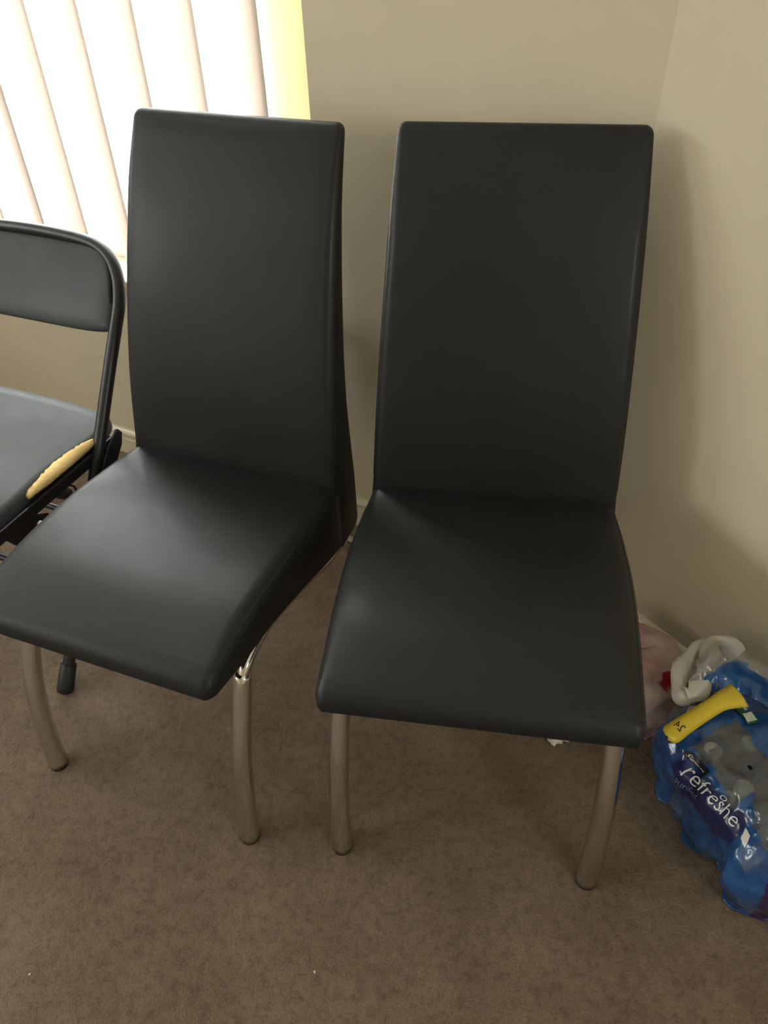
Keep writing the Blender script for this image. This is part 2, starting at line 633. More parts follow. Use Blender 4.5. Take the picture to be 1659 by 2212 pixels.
def make_dining_chair(loc, rz):
    root = empty('dining_chair', (loc[0], loc[1], 0), rz)
    # backrest: loops of (x, y) at rising z
    loops = []
    zs = [.292, .296, .304, .32, .36, .40, .43] + [.46 + .531 * k / 26 for k in range(27)]
    for z in zs:
        if z < .46:
            w = .2130; f = .4327 + (.46 - z) * .06; r = .5313 + (.46 - z) * .03
        else:
            w = lerp_tab(ZK, BW, z); f = lerp_tab(ZK, BY, z); r = lerp_tab(ZK, RY, z)
        sh = 0.0
        if z < .32:
            sh = .020 * (1 - math.sqrt(max(0, 1 - ((.32 - z) / .028) ** 2)))
        if z > .985:
            pass
        w -= .0
        th = r - f
        rf = min(.018, th * .45) if z > .455 else .003
        rb = min(.014, th * .40)
        lp = rrect(w - sh * .3, f + sh, r - sh, rf, rb, dome=.004)
        loops.append([(a, b, z) for a, b in lp])
    # rounded top: shrink loops
    wt, ft, rt = (lerp_tab(ZK, q, .991) for q in (BW, BY, RY))
    dy = (BY[-1] - BY[-2]) / .1
    for k in range(1, 6):
        a = k / 5 * math.pi / 2
        ins = .013 * (1 - math.cos(a)); up = .012 * math.sin(a)
        f = ft + up * dy + ins * .62; r = rt + up * dy - ins * .62
        th = r - f
        lp = rrect(wt - ins, f, r, th * .45, th * .42)
        loops.append([(p, q, .991 + up) for p, q in lp])
    MB().loft(loops).build('backrest', LEATHER, root)
    # seat: loops of (x, z) at rising y
    loops = []
    nose = [(-.017, .030, .006, .014), (-.0155, .020, .003, .009), (-.011, .011, .001, .005), (-.005, .004, .0, .002)]
    st = [(y, a, b, c) for y, a, b, c in nose] + [(.448 * k / 24, 0, 0, 0) for k in range(25)]
    for y, dt, db, dw in st:
        yy = max(y, 0)
        w = lerp_tab(YK, SW, yy) - dw
        zt = lerp_tab(YK, SZ, yy) - dt
        zb = lerp_tab(SBY, SBZ, yy) + db
        h = zt - zb
        rt_ = min(.030, h * .48)
        dome = .006 * max(0, min(1, (yy) / .08)) * max(0, min(1, (.44 - yy) / .1))
        lp = rrect(w, zt, zb, rt_, min(.006, h * .3), dome=dome)
        loops.append([(a, y, b) for a, b in lp])
    MB().loft(loops).build('seat', LEATHER, root)
    # stitched seams
    for s in (-1, 1):
        pts = []
        for k in range(26):
            y = .015 + .41 * k / 25
            w_ = min(.030, (lerp_tab(YK, SZ, y) - lerp_tab(SBY, SBZ, y)) * .48)
            pts.append((s * (lerp_tab(YK, SW, y) - w_ * .31), y, lerp_tab(YK, SZ, y) - w_ * .29))
        MB().tube(pts, .0012, 6).build('seam', THREAD, root)
        pts = []
        for k in range(26):
            z = .475 + .51 * k / 25
            pts.append((s * (lerp_tab(ZK, BW, z) - .0012), lerp_tab(ZK, BY, z) + .0125, z))
        MB().tube(pts, .0011, 6).build('seam', THREAD, root)
    pts = [(-.200 + .400 * k / 20, .4335 + .0015 * abs(k / 10 - 1) ** 2, .4600 - .0015 * abs(k / 10 - 1) ** 2) for k in range(21)]
    MB().tube(pts, .0032, 8).build('crease_welt', LEATHER, root)
    # legs
    for s in (-1, 1):
        path = spline([(s * .203, .082, .352), (s * .205, .065, .312), (s * .207, .036, .235), (s * .208, .018, .158), (s * .208, .006, .078), (s * .207, -.001, .004)], 26)
        rad = [.0150 + .0035 * k / 25 for k in range(26)]
        t0 = (path[0] - path[1]).normalized()
        cap = [(path[0] + t0 * .013, .004), (path[0] + t0 * .010, .009), (path[0] + t0 * .005, .0135)]
        leg = MB().tube([c[0] for c in cap] + path, [c[1] for c in cap] + rad, 18).build('leg', CHROME, root)
        MB().tube([path[-1] + Vector((0, 0, .004)), path[-1] + Vector((0, 0, -.004))], [.0178, .0178], 18).build('foot_glide', RUBBER, leg)
        rail = spline([(s * .204, .080, .352), (s * .206, .102, .374), (s * .206, .165, .385), (s * .206, .27, .360), (s * .204, .40, .313), (s * .198, .47, .300)], 24)
        MB().tube(rail, .0105, 12).build('seat_rail', CHROME, root)
        rp = spline([(s * .196, .47, .297), (s * .198, .515, .24), (s * .201, .545, .15), (s * .205, .572, .06), (s * .206, .590, .004)], 22)
        leg = MB().tube(rp, [.0140 + .0045 * k / 21 for k in range(22)], 18).build('leg', CHROME, root)
        MB().tube([rp[-1] + Vector((0, 0, .004)), rp[-1] + Vector((0, 0, -.004))], [.0178, .0178], 18).build('foot_glide', RUBBER, leg)
    return root


def copy_tree(o, parent=None):
    c = o.copy()
    COL.objects.link(c)
    c.parent = parent
    for ch in list(o.children):
        copy_tree(ch, c)
    return c


RCH = (.11464, .58706, -.17110)
LCH = (-.44488, .72257, -.38045)
chR = make_dining_chair((0, 0), 0)
chL = copy_tree(chR)
for c, p in ((chR, RCH), (chL, LCH)):
    c.location = (p[0], p[1], 0)
    c.rotation_euler = (0, 0, p[2])
tag(chR, 'black leatherette high-back chair on chrome legs beside the blue bottle pack, in the corner', 'chair', 'high-back dining chairs')
tag(chL, 'black leatherette high-back chair on chrome legs in front of the window, between two chairs', 'chair', 'high-back dining chairs')


# ------------------------------------------------------------------ folding chair
def folding_chair():
    a = math.radians(-24)
    root = empty('folding_chair', (-.676, .962, 0), a)
    tag(root, 'dark grey folding chair with torn seat showing yellow foam, cut off at left edge', 'chair')
    Wd = .45
    k = .423 / .634                       # lean of the long tube
    sl = math.sqrt(1 + k * k)

    def B(x, z, d=0.0):                   # point on the back plane, d towards the sitter
        return Vector((x, z * k - d / sl, z + d * k / sl))
    r = .0125
    # long tube: right front foot, up, over the back, down to the left front foot
    right = [B(0, .012), B(0, .30), B(0, .55), B(.001, .62), B(.001, .665), B(-.008, .700), B(-.030, .730), B(-.065, .748), B(-.12, .756), B(-.225, .759)]
    left = [Vector((-Wd - p.x, p.y, p.z)) for p in right[-2::-1]]
    path = spline(right + left, 120)
    MB().tube(path, r, 14).build('front_leg_tube', BLACK_STEEL, root)
    for x in (0, -Wd):
        p = B(x, .012)
        q = B(x, .055)
        d = (p - q).normalized()
        MB().tube([q, q + d * .004, p, p + d * .010, p + d * .014], [.0145, .0165, .0175, .016, .010], 14).build('rubber_foot', RUBBER, root)
    # padded back panel between the tubes
    nx, nz = 40, 16
    vv, ff = [], []

    def edges(x):
        # x from -Wd to 0; lower and upper contour in z
        t = (x + Wd / 2) / (Wd / 2)
        lo = .6135 + .010 * abs(t) ** 6 + .001 * t
        ax = min(-x, Wd + x)
        hi = .753
        if ax < .075:
            q = (.075 - ax) / .062
            hi = .753 - .088 * (1 - math.sqrt(max(0, 1 - min(1, q) ** 2)))
        return lo, hi
    for side in (0, 1):
        for i in range(nx + 1):
            u_ = i / nx
            x = -Wd + .005 + (Wd - .010) * (0.5 - 0.5 * math.cos(math.pi * u_))
            lo, hi = edges(x)
            for j in range(nz + 1):
                w_ = 0.5 - 0.5 * math.cos(math.pi * j / nz)
                z = lo + (hi - lo) * w_
                puff = (1 - (2 * u_ - 1) ** 8) * (1 - (2 * j / nz - 1) ** 6)
                d = (.004 + .013 * puff) if side == 0 else (-.006 - .004 * puff)
                # the panel is bowed backwards a little
                bow = -.012 * (1 - ((x + Wd / 2) / (Wd / 2)) ** 2)
                vv.append(B(x, z, d + bow))
    M_ = (nx + 1) * (nz + 1)
    for i in range(nx):
        for j in range(nz):
            q = i * (nz + 1) + j
            ff.append((q, q + nz + 1, q + nz + 2, q + 1))
            ff.append((M_ + q, M_ + q + 1, M_ + q + nz + 2, M_ + q + nz + 1))
    rim = [i * (nz + 1) for i in range(nx + 1)] + [nx * (nz + 1) + j for j in range(1, nz + 1)] + [i * (nz + 1) + nz for i in range(nx - 1, -1, -1)] + [j for j in range(nz - 1, 0, -1)]
    for a_, b_ in zip(rim, rim[1:] + rim[:1]):
        ff.append((a_, M_ + a_, M_ + b_, b_))
    MB_ = mesh_obj('back_panel', vv, ff, FOLD_VINYL, root)
    bm = bmesh.new(); bm.from_mesh(MB_.data); bmesh.ops.recalc_face_normals(bm, faces=bm.faces); bm.to_mesh(MB_.data); bm.free()
    # seat cushion
    ys = [-.035, -.030, -.02, 0, .04, .08, .12, .16, .20, .24, .28, .32, .345, .362, .374, .378]
    loops = []
    for y in ys:
        e = 0
        if y > .32:
            e = .05 * (1 - math.sqrt(max(0, 1 - ((y - .32) / .06) ** 2)))
        if y < 0:
            e = .03 * (1 - math.sqrt(max(0, 1 - (-y / .037) ** 2)))
        zt = .455 + .004 * math.sin(y * 18) - (.010 if y > .37 or y < -.028 else 0)
        zb = .425 + (.008 if y > .37 or y < -.028 else 0)
        # the right-hand edge of the cover is torn back between y=.11 and y=.29
        tear = max(0, 1 - ((y - .20) / .10) ** 2) if .10 < y < .30 else 0
        x1 = -.010 - e - .012 * tear
        x0 = -Wd + .010 + e
        lp = rrect((x1 - x0) / 2, zt, zb, .012, .006, dome=.006)
        xm = (x0 + x1) / 2
        loops.append([(xm + p, y, q) for p, q in lp])
    MB().loft(loops).build('seat_cushion', FOLD_VINYL, root)
    # exposed foam along the torn edge
    fl = []
    rnd = random.Random(3)
    for i in range(31):
        t = i / 30
        y = .106 + .190 * t
        wv = math.sin(math.pi * t) ** .6
        jag = .006 * rnd.random()
        xo = -.004 + .002 * wv
        xi = -.010 - .017 * wv - jag
        zt = .449 + .0065 * wv
        ring = []
        for k2 in range(10):
            an = 2 * math.pi * k2 / 10
            rx = (xo - xi) / 2 + .0005; rz_ = .004 + .007 * wv
            ring.append(((xo + xi) / 2 + rx * math.cos(an) + .001 * rnd.random(), y, zt - rz_ + rz_ * math.sin(an) + .0012 * rnd.random()))
        fl.append(ring)
    MB().loft(fl).build('torn_foam', FOAM, root)
    # seat pan frame and brackets
    pan = MB()
    pan.box((-.016, -.02, .405), (-.002, .335, .430)).box((-Wd + .002, -.02, .405), (-Wd + .016, .335, .430))
    pan.box((-Wd + .016, -.02, .405), (-.016, -.006, .430)).box((-Wd + .016, .322, .405), (-.016, .336, .430))
    bevel(pan.build('seat_pan', BLACK_STEEL, root, False), .003)
    for sx, x in ((1, 0), (-1, -Wd)):
        br = MB()
        # hinge plate running from the tube under the seat
        pr = [(.255, .385), (.300, .378), (.336, .415), (.345, .438), (.336, .452), (.300, .432)]
        xx0, xx1 = (x + .010, x + .016) if sx > 0 else (x - .016, x - .010)
        br.loft([[(xx0, y, z) for y, z in pr], [(xx1, y, z) for y, z in pr]])
        bevel(br.build('hinge_plate', BLACK_STEEL, root, False), .002)
        fr = MB()
        pr = [(.03, .408), (.10, .408), (.135, .385), (.125, .370), (.05, .372)]
        xx0, xx1 = (x - .012, x - .006) if sx > 0 else (x + .006, x + .012)
        fr.loft([[(xx0, y, z) for y, z in pr], [(xx1, y, z) for y, z in pr]])
        bevel(fr.build('pivot_plate', BLACK_STEEL, root, False), .002)
        MB().tube([(x - sx * .02, .105, .385), (x + sx * .004, .105, .385)], .006, 10).build('rivet', CHROME, root)
        rl = spline([(x - sx * .024, .085, .392), (x - sx * .024, .25, .25), (x - sx * .024, .43, .09), (x - sx * .024, .515, .012)], 20)
        MB().tube(rl, .0115, 12).build('rear_leg', BLACK_STEEL, root)
        e = rl[-1]; d = (rl[-1] - rl[-2]).normalized()
        MB().tube([e - d * .04, e - d * .035, e, e + d * .008], [.0135, .0155, .0165, .010], 12).build('rubber_foot', RUBBER, root)
        hk = spline([(x - sx * .004, .195, .408), (x - sx * .002, .205, .396), (x - sx * .002, .203, .380)], 8)
        MB().tube(hk, .0022, 6).build('wire_hook', BLACK_STEEL, root)
    MB().tube([(-.024, .30, .205), (-Wd + .024, .30, .205)], .008, 10).build('cross_bar', BLACK_STEEL, root)
    MB().tube([B(-.0, .20), B(-Wd, .20)], .008, 10).build('cross_bar', BLACK_STEEL, root)
    return root


folding_chair()


# ------------------------------------------------------------------ bottled water pack
PK = {}


def pack():
    root = empty('water_bottle_pack', (.58, .64, 0))
    tag(root, 'torn blue and clear plastic-wrapped pack of water bottles by the right wall', 'bottle pack')
    org = Vector((.58, .64, 0))
    # closed horizontal contours, from the far left corner along the left side to the near end and back along the wall
    C0 = [(.500, .745), (.478, .692), (.507, .655), (.500, .616), (.514, .586), (.542, .560), (.530, .518), (.542, .490), (.575, .478), (.625, .490), (.690, .545), (.705, .620), (.680, .720), (.630, .780), (.560, .785)]
    C1 = [(.482, .752), (.464, .702), (.484, .658), (.486, .616), (.499, .582), (.522, .550), (.508, .512), (.524, .478), (.562, .462), (.622, .478), (.695, .540), (.708, .620), (.682, .725), (.630, .785), (.548, .792)]
    C2 = [(.468, .746), (.452, .700), (.460, .654), (.480, .616), (.496, .584), (.514, .552), (.514, .516), (.530, .486), (.562, .474), (.618, .490), (.690, .548), (.702, .625), (.676, .735), (.622, .795), (.538, .796)]
    C3 = [(.486, .738), (.472, .698), (.482, .656), (.502, .620), (.518, .590), (.532, .562), (.540, .534), (.554, .512), (.578, .504), (.616, .518), (.676, .565), (.688, .630), (.665, .728), (.612, .790), (.540, .790)]
    tops = [(C0, .004), (C0, .016), (C1, .085), (C2, .150), (C3, .190)]
    n = 132
    loops = []
    for i, (c, z) in enumerate(tops):
        loops.append([Vector((p[0], p[1], z)) for p in spline(c, n, True)])
    # interpolate vertically to a fine grid
    rows = 26
    grid = []
    for r in range(rows + 1):
        t = r / rows * (len(loops) - 1)
        s = min(int(t), len(loops) - 2); f = t - s
        row = []
        for j in range(n):
            g = lambda q: loops[max(0, min(len(loops) - 1, q))][j]
            p0, p1, p2, p3 = g(s - 1), g(s), g(s + 1), g(s + 2)
            row.append(.5 * ((2 * p1) + (p2 - p0) * f + (2 * p0 - 5 * p1 + 4 * p2 - p3) * f * f + (3 * p1 - p0 - 3 * p2 + p3) * f ** 3))
        grid.append(row)
    # the top: shrink to the middle with sagging folds
    top = loops[-1]
    cx = sum((p for p in top), Vector()) / n
    for k in range(1, 15):
        q = k / 14
        row = []
        for j in range(n):
            p = top[j].lerp(cx, q ** .9 * .97)
            hgt = .190 + .028 * math.sin(min(1, q * 1.6) * math.pi / 2) - .012 * q
            row.append(Vector((p.x, p.y, hgt)))
        grid.append(row)
    # wrinkles
    R = len(grid)
    out = []
    for r in range(R):
        row = []
        for j in range(n):
            p = grid[r][j]
            a = grid[r][(j + 1) % n] - grid[r][j - 1]
            b = grid[min(r + 1, R - 1)][j] - grid[max(r - 1, 0)][j]
            nr = a.cross(b)
            nr = nr.normalized() if nr.length > 1e-9 else Vector((0, 0, 1))
            w1 = noise.noise(p * 14.0); w2 = noise.noise(p * 34.0 + Vector((5, 1, 2))); w3 = abs(noise.noise(Vector((p.x * 30, p.y * 30, p.z * 55)) + Vector((9, 9, 9))))
            amp = .012 if r > rows else .007
            d = amp * w1 + .005 * w2 - .010 * w3
            q = p + nr * d
            q.z = max(q.z, .002 + .002 * (r > 0))
            row.append(q)
        out.append(row)
    grid = out
    PK['grid'] = grid; PK['n'] = n; PK['rows'] = rows; PK['org'] = org

    verts = [q - org for row in grid for q in row]
    faces = []
    for r in range(R - 1):
        for j in range(n):
            faces.append((r * n + j, r * n + (j + 1) % n, (r + 1) * n + (j + 1) % n, (r + 1) * n + j))
    o = mesh_obj('plastic_wrap', verts, faces, FILM, root)
    me = o.data
    # print layout, in wrap coordinates: a = position round the pack (0..1), h = up the side and on over the top
    at_clear = me.attributes.new('clear', 'FLOAT', 'POINT')
    at_navy = me.attributes.new('navy', 'FLOAT', 'POINT')
    at_purp = me.attributes.new('purple', 'FLOAT', 'POINT')

    def poly_d(x, y, poly):
        inside = False
        best = 9.0
        k = len(poly)
        for i in range(k):
            x0, y0 = poly[i]; x1, y1 = poly[(i + 1) % k]
            if (y0 > y) != (y1 > y) and x < (x1 - x0) * (y - y0) / (y1 - y0) + x0:
                inside = not inside
            dx, dy = x1 - x0, y1 - y0
            t = max(0, min(1, ((x - x0) * dx + (y - y0) * dy) / (dx * dx + dy * dy)))
            best = min(best, math.hypot(x - x0 - t * dx, y - y0 - t * dy))
        return best if inside else -best
    for r in range(R):
        for j in range(n):
            a = j / n
            h = r / rows
            p = grid[r][j]
            wx = .006 * noise.noise(p * 45); wy = .006 * noise.noise(p * 45 + Vector((4, 4, 4)))
            cl = max(poly_d(p.x + wx, p.y + wy, q) for q in CLEAR_TOP)
            cl = min(cl, (p.z - .135) * .6)
            wob = .05 * math.sin(a * 40 + h * 3) + .03 * math.sin(a * 91)
            nv = poly_d(a, (h + wob * .4) * .2, [(q[0], q[1] * .2) for q in NAVY])
            pu = min(a - .512, .72 - a, (.75 - h - wob) * .3)
            i = r * n + j
            at_clear.data[i].value = cl
            at_navy.data[i].value = nv
            at_purp.data[i].value = pu
    return root


# see-through windows in the print, as outlines on the top of the pack
CLEAR_TOP = [
    [(.543, .90), (.625, .90), (.626, .839), (.577, .781), (.533, .736), (.491, .724), (.470, .756)],
    [(.490, .676), (.531, .696), (.580, .716), (.583, .673), (.595, .639), (.579, .600), (.549, .586), (.520, .573), (.508, .634)],
    [(.556, .590), (.606, .624), (.66, .56), (.640, .500), (.555, .505), (.535, .540)],
]
NAVY = [(.115, .97), (.20, .94), (.30, .98), (.365, 1.02), (.36, .68), (.285, .60), (.17, .64), (.115, .80)]


def make_film():
    mt, nt, b, out = new_mat('printed_wrap')
    co = coords(nt)
    bp = N(nt, 'ShaderNodeBump')
    bp.inputs['Strength'].default_value = .7
    bp.inputs['Distance'].default_value = .010
    nz = N(nt, 'ShaderNodeTexNoise')
    nz.noise_type = 'RIDGED_MULTIFRACTAL'
    nz.inputs['Scale'].default_value = 22
    nz.inputs['Detail'].default_value = 3
    nz.inputs['Distortion'].default_value = .6
    nt.links.new(co, nz.inputs['Vector'])
    nt.links.new(nz.outputs['Fac'], bp.inputs['Height'])
    nt.links.new(bp.outputs[0], b.inputs['Normal'])

    def mask(name, soft=.0015):
        at = N(nt, 'ShaderNodeAttribute', attribute_name=name)
        mr = N(nt, 'ShaderNodeMapRange')
        mr.inputs['From Min'].default_value = -soft
        mr.inputs['From Max'].default_value = soft
        nt.links.new(at.outputs['Fac'], mr.inputs[0])
        return mr.outputs[0]
    blue = ramp(nt, noise_tex(nt, co, 13, 4, .6), [(.36, (.012, .060, .200)), (.50, (.022, .105, .310)), (.60, (.035, .150, .400)), (.72, (.13, .25, .46))])
    m1 = N(nt, 'ShaderNodeMix', data_type='RGBA')
    nt.links.new(mask('navy', .006), m1.inputs[0]); nt.links.new(blue, m1.inputs[6])
    m1.inputs[7].default_value = (.018, .026, .120, 1)
    m2 = N(nt, 'ShaderNodeMix', data_type='RGBA')
    nt.links.new(mask('purple'), m2.inputs[0]); nt.links.new(m1.outputs[2], m2.inputs[6])
    m2.inputs[7].default_value = (.045, .020, .095, 1)
    nt.links.new(m2.outputs[2], b.inputs['Base Color'])
    b.inputs['Roughness'].default_value = .20
    b.inputs['Coat Weight'].default_value = .5
    b.inputs['Coat Roughness'].default_value = .08
    b.inputs['Transmission Weight'].default_value = 0
    # printed film lets some light through
    tl = N(nt, 'ShaderNodeBsdfTranslucent')
    nt.links.new(m2.outputs[2], tl.inputs[0])
    mp = N(nt, 'ShaderNodeMixShader'); mp.inputs[0].default_value = .15
    nt.links.new(b.outputs[0], mp.inputs[1]); nt.links.new(tl.outputs[0], mp.inputs[2])
    # clear film
    tr = N(nt, 'ShaderNodeBsdfTransparent'); tr.inputs[0].default_value = (.93, .95, .96, 1)
    gl = N(nt, 'ShaderNodeBsdfGlossy'); gl.inputs['Roughness'].default_value = .12
    nt.links.new(bp.outputs[0], gl.inputs['Normal'])
    df = N(nt, 'ShaderNodeBsdfDiffuse'); df.inputs[0].default_value = (.55, .57, .58, 1)
    nt.links.new(bp.outputs[0], df.inputs['Normal'])
    lw = N(nt, 'ShaderNodeLayerWeight'); lw.inputs[0].default_value = .36
    nt.links.new(bp.outputs[0], lw.inputs['Normal'])
    c1 = N(nt, 'ShaderNodeMixShader')
    nt.links.new(lw.outputs['Fresnel'], c1.inputs[0]); nt.links.new(tr.outputs[0], c1.inputs[1]); nt.links.new(gl.outputs[0], c1.inputs[2])
    c2 = N(nt, 'ShaderNodeMixShader'); c2.inputs[0].default_value = .16
    nt.links.new(c1.outputs[0], c2.inputs[1]); nt.links.new(df.outputs[0], c2.inputs[2])
    fin = N(nt, 'ShaderNodeMixShader')
    nt.links.new(mask('clear'), fin.inputs[0]); nt.links.new(mp.outputs[0], fin.inputs[1]); nt.links.new(c2.outputs[0], fin.inputs[2])
    nt.links.new(fin.outputs[0], out.inputs[0])
    return mt


FILM = make_film()
pk = pack()


def on_wrap(a, h, lift=.0012):
    """point of the wrap surface at wrap coordinates (a, h), lifted along the normal."""
    grid, n, rows, org = PK['grid'], PK['n'], PK['rows'], PK['org']
    x = a * n; y = h * rows
    j = int(math.floor(x)); i = max(0, min(len(grid) - 2, int(math.floor(y))))
    fx = x - j; fy = y - i
    g = lambda ii, jj: grid[ii][jj % n]
    p = (g(i, j) * (1 - fx) + g(i, j + 1) * fx) * (1 - fy) + (g(i + 1, j) * (1 - fx) + g(i + 1, j + 1) * fx) * fy
    ta = g(i, j + 1) - g(i, j - 1); tb = g(min(i + 1, len(grid) - 1), j) - g(max(0, i - 1), j)
    nr = ta.cross(tb)
    nr = nr.normalized() if nr.length > 1e-9 else Vector((0, 0, 1))
    return p + nr * lift - org


def text_mesh(s, offset=0.0):
    cu = bpy.data.curves.new('lettering', 'FONT')
    cu.body = s
    cu.size = 1.0
    cu.offset = offset
    cu.resolution_u = 4
    ob = bpy.data.objects.new('lettering_tmp', cu)
    COL.objects.link(ob)
    dg = bpy.context.evaluated_depsgraph_get()
    me = bpy.data.meshes.new_from_object(ob.evaluated_get(dg))
    bpy.data.objects.remove(ob, do_unlink=True)
    bm = bmesh.new(); bm.from_mesh(me)
    bmesh.ops.triangulate(bm, faces=bm.faces)
    bmesh.ops.subdivide_edges(bm, edges=[e for e in bm.edges if e.calc_length() > .2], cuts=1)
    vs_ = [v.co.copy() for v in bm.verts]
    bm.verts.index_update()
    fs_ = [tuple(v.index for v in f.verts) for f in bm.faces]
    bm.free()
    return vs_, fs_


def wrap_text(s, name, mat, a0, h0, a1, h1, height, lift=.002, offset=0.0, parent=None):
    """lettering laid on the wrap; baseline from (a0,h0) to (a1,h1), x-height direction up the side."""
    vs_, fs_ = text_mesh(s, offset)
    wid = max(v.x for v in vs_)
    pts = []
    for v in vs_:
        t = v.x / wid
        pts.append(on_wrap(a0 + (a1 - a0) * t, h0 + (h1 - h0) * t + v.y * height, lift))
    return mesh_obj(name, pts, fs_, mat, parent or pk, False)


def wrap_patch(name, mat, corners, lift=.0015, nu=14, nv=5, parent=None, wave=0.0):
    """four-cornered patch laid on the wrap, corners as (a,h): start-bottom, end-bottom, end-top, start-top."""
    pts = []
    for i in range(nu + 1):
        u_ = i / nu
        for j in range(nv + 1):
            v_ = j / nv
            q = [corners[0][k] * (1 - u_) * (1 - v_) + corners[1][k] * u_ * (1 - v_) + corners[2][k] * u_ * v_ + corners[3][k] * (1 - u_) * v_ for k in (0, 1)]
            pts.append(on_wrap(q[0], q[1], lift + wave * math.sin(u_ * 9)))
    fs_ = []
    for i in range(nu):
        for j in range(nv):
            b = i * (nv + 1) + j
            fs_.append((b, b + nv + 1, b + nv + 2, b + 1))
    return mesh_obj(name, pts, fs_, mat, parent or pk, True)


wrap_text('refreshe', 'lettering', WHITEINK, .147, .830, .338, .825, .19, offset=-.006)
wrap_text('purified', 'lettering', GREYINK, .150, .735, .215, .735, .11)
wrap_patch('brand_plate', BLACKINK, [(.112, .955), (.186, .955), (.184, 1.050), (.108, 1.050)])
wrap_text('Signature', 'lettering', WHITEINK, .117, .985, .181, .985, .060, .0032)
wrap_patch('barcode_label', CAPW, [(.372, .84), (.402, .83), (.398, .93), (.368, .93)])


def drop_mark():
    pts, fs_ = [], []
    out = []
    for k in range(24):
        a = 2 * math.pi * k / 24
        r_ = 1 - .35 * math.cos(a - 2.2)
        out.append((math.cos(a) * r_, math.sin(a) * r_))
    for f in (1.0, .72):
        for x, y in out:
            pts.append(on_wrap(.262 + .0105 * x * f, .965 + .034 * y * f, .0022))
    for k in range(24):
        fs_.append((k, (k + 1) % 24, 24 + (k + 1) % 24, 24 + k))
    mesh_obj('drop_mark', pts, fs_, WHITEINK, pk, False)


drop_mark()


def top_z(x, y):
    best = min(((p.x - x) ** 2 + (p.y - y) ** 2, p.z) for row in PK['grid'][PK['rows']:] for p in row)
    return best[1]


def top_label(name, mat, cx, cy, hx, hy, rot, lift=.003):
    c_, s_ = math.cos(rot), math.sin(rot)
    vv, ff = [], []
    for i in range(5):
        for j in range(5):
            x = (i / 2 - 1) * hx; y = (j / 2 - 1) * hy
            wx, wy = cx + c_ * x - s_ * y, cy + s_ * x + c_ * y
            vv.append(Vector((wx, wy, top_z(wx, wy) + lift)) - PK['org'])
    for i in range(4):
        for j in range(4):
            b = i * 5 + j
            ff.append((b, b + 5, b + 6, b + 1))
    return mesh_obj(name, vv, ff, mat, pk)


top_label('recycling_label', GREENINK, .592, .731, .011, .026, .25, .004)
top_label('recycling_mark', PALEINK, .592, .744, .009, .010, .25, .006)
top_label('recycling_mark', PALEINK, .595, .716, .009, .008, .25, .006)

# yellow carry strip lying over the top


def yellow_strip():
    org = PK['org']
    path = [Vector((.447, .681, .215)), Vector((.478, .700, .217)), Vector((.519, .722, .222)), Vector((.553, .739, .226)), Vector((.588, .752, .224))]
    path = spline(path, 24)
    L, Rr = [], []
    vv, ff = [], []
    for i, p in enumerate(path):
        t = i / 23
        d = (path[min(i + 1, 23)] - path[max(i - 1, 0)]); d.z = 0; d.normalize()
        sd = Vector((d.y, -d.x, 0))
        w = .0165 - .003 * math.sin(t * 3) + .008 * max(0, t - .70) * 3
        if t < .12:
            w *= math.sqrt(max(.02, 1 - ((.12 - t) / .12) ** 2))
        for k in range(5):
            q = -1 + k / 2
            vv.append(p + sd * w * q + Vector((0, 0, .003 * (1 - q * q) - .005 * max(0, q) ** 2)) - org)
    for i in range(23):
        for k in range(4):
            b = i * 5 + k
            ff.append((b, b + 5, b + 6, b + 1))
    o = mesh_obj('carry_strip', vv, ff, YELLOW, pk)
    md = o.modifiers.new('thick', 'SOLIDIFY'); md.thickness = .0012
    # small black print near its rounded end
    vs_, fs_ = text_mesh('24')
    wid = max(v.x for v in vs_)
    pts = []
    for v in vs_:
        t = .16 + .17 * (v.y / .75) * .55
        i = min(22, int(t * 23)); f = t * 23 - i
        p = path[i].lerp(path[i + 1], f)
        d = (path[i + 1] - path[i]); d.z = 0; d.normalize()
        sd = Vector((d.y, -d.x, 0))
        q = -.75 + 1.4 * (1 - v.x / wid)
        pts.append(p + sd * .0125 * q + Vector((0, 0, 0.003 * (1 - q * q) - .005 * max(0, q) ** 2 + .0016)) - org)
    mesh_obj('lettering', pts, fs_, BLACKINK, o, False)


yellow_strip()


def torn_flap():
    """loose crumpled film standing up behind the pack, against the wall"""
    org = PK['org']
    base = spline([(.500, .762, .195), (.540, .775, .200), (.590, .772, .205), (.630, .745, .205), (.675, .690, .200)], 40)
    top = spline([(.535, .822, .222), (.565, .842, .245), (.592, .838, .255), (.640, .785, .252), (.690, .715, .235)], 40)
    nv_ = 14
    vv, ff, cl = [], [], []
    for i in range(40):
        for j in range(nv_ + 1):
            t = j / nv_
            p = base[i].lerp(top[i], t)
            p.z += .018 * math.sin(math.pi * t)
            d = .008 * noise.noise(p * 30) + .006 * noise.noise(p * 70) - .008 * abs(noise.noise(p * 45 + Vector((2, 2, 2))))
            p = p + Vector((-.4, -.5, .75)) * d
            vv.append(p - org)
            u_ = i / 39
            band = min(t + .25 - u_ * .9 + .1 * noise.noise(p * 40), .95) - .28
            edge = t - .80
            cl.append(max(band, -.5) * .05 if not (.62 < u_ < .80 and t > .45) else .01)
    for i in range(39):
        for j in range(nv_):
            b = i * (nv_ + 1) + j
            ff.append((b, b + nv_ + 1, b + nv_ + 2, b + 1))
    o = mesh_obj('torn_flap', vv, ff, FILM, pk)
    a_ = o.data.attributes.new('clear', 'FLOAT', 'POINT')
    n_ = o.data.attributes.new('navy', 'FLOAT', 'POINT')
    q_ = o.data.attributes.new('purple', 'FLOAT', 'POINT')
    for k, c in enumerate(cl):
        a_.data[k].value = c; n_.data[k].value = -1; q_.data[k].value = -1


torn_flap()

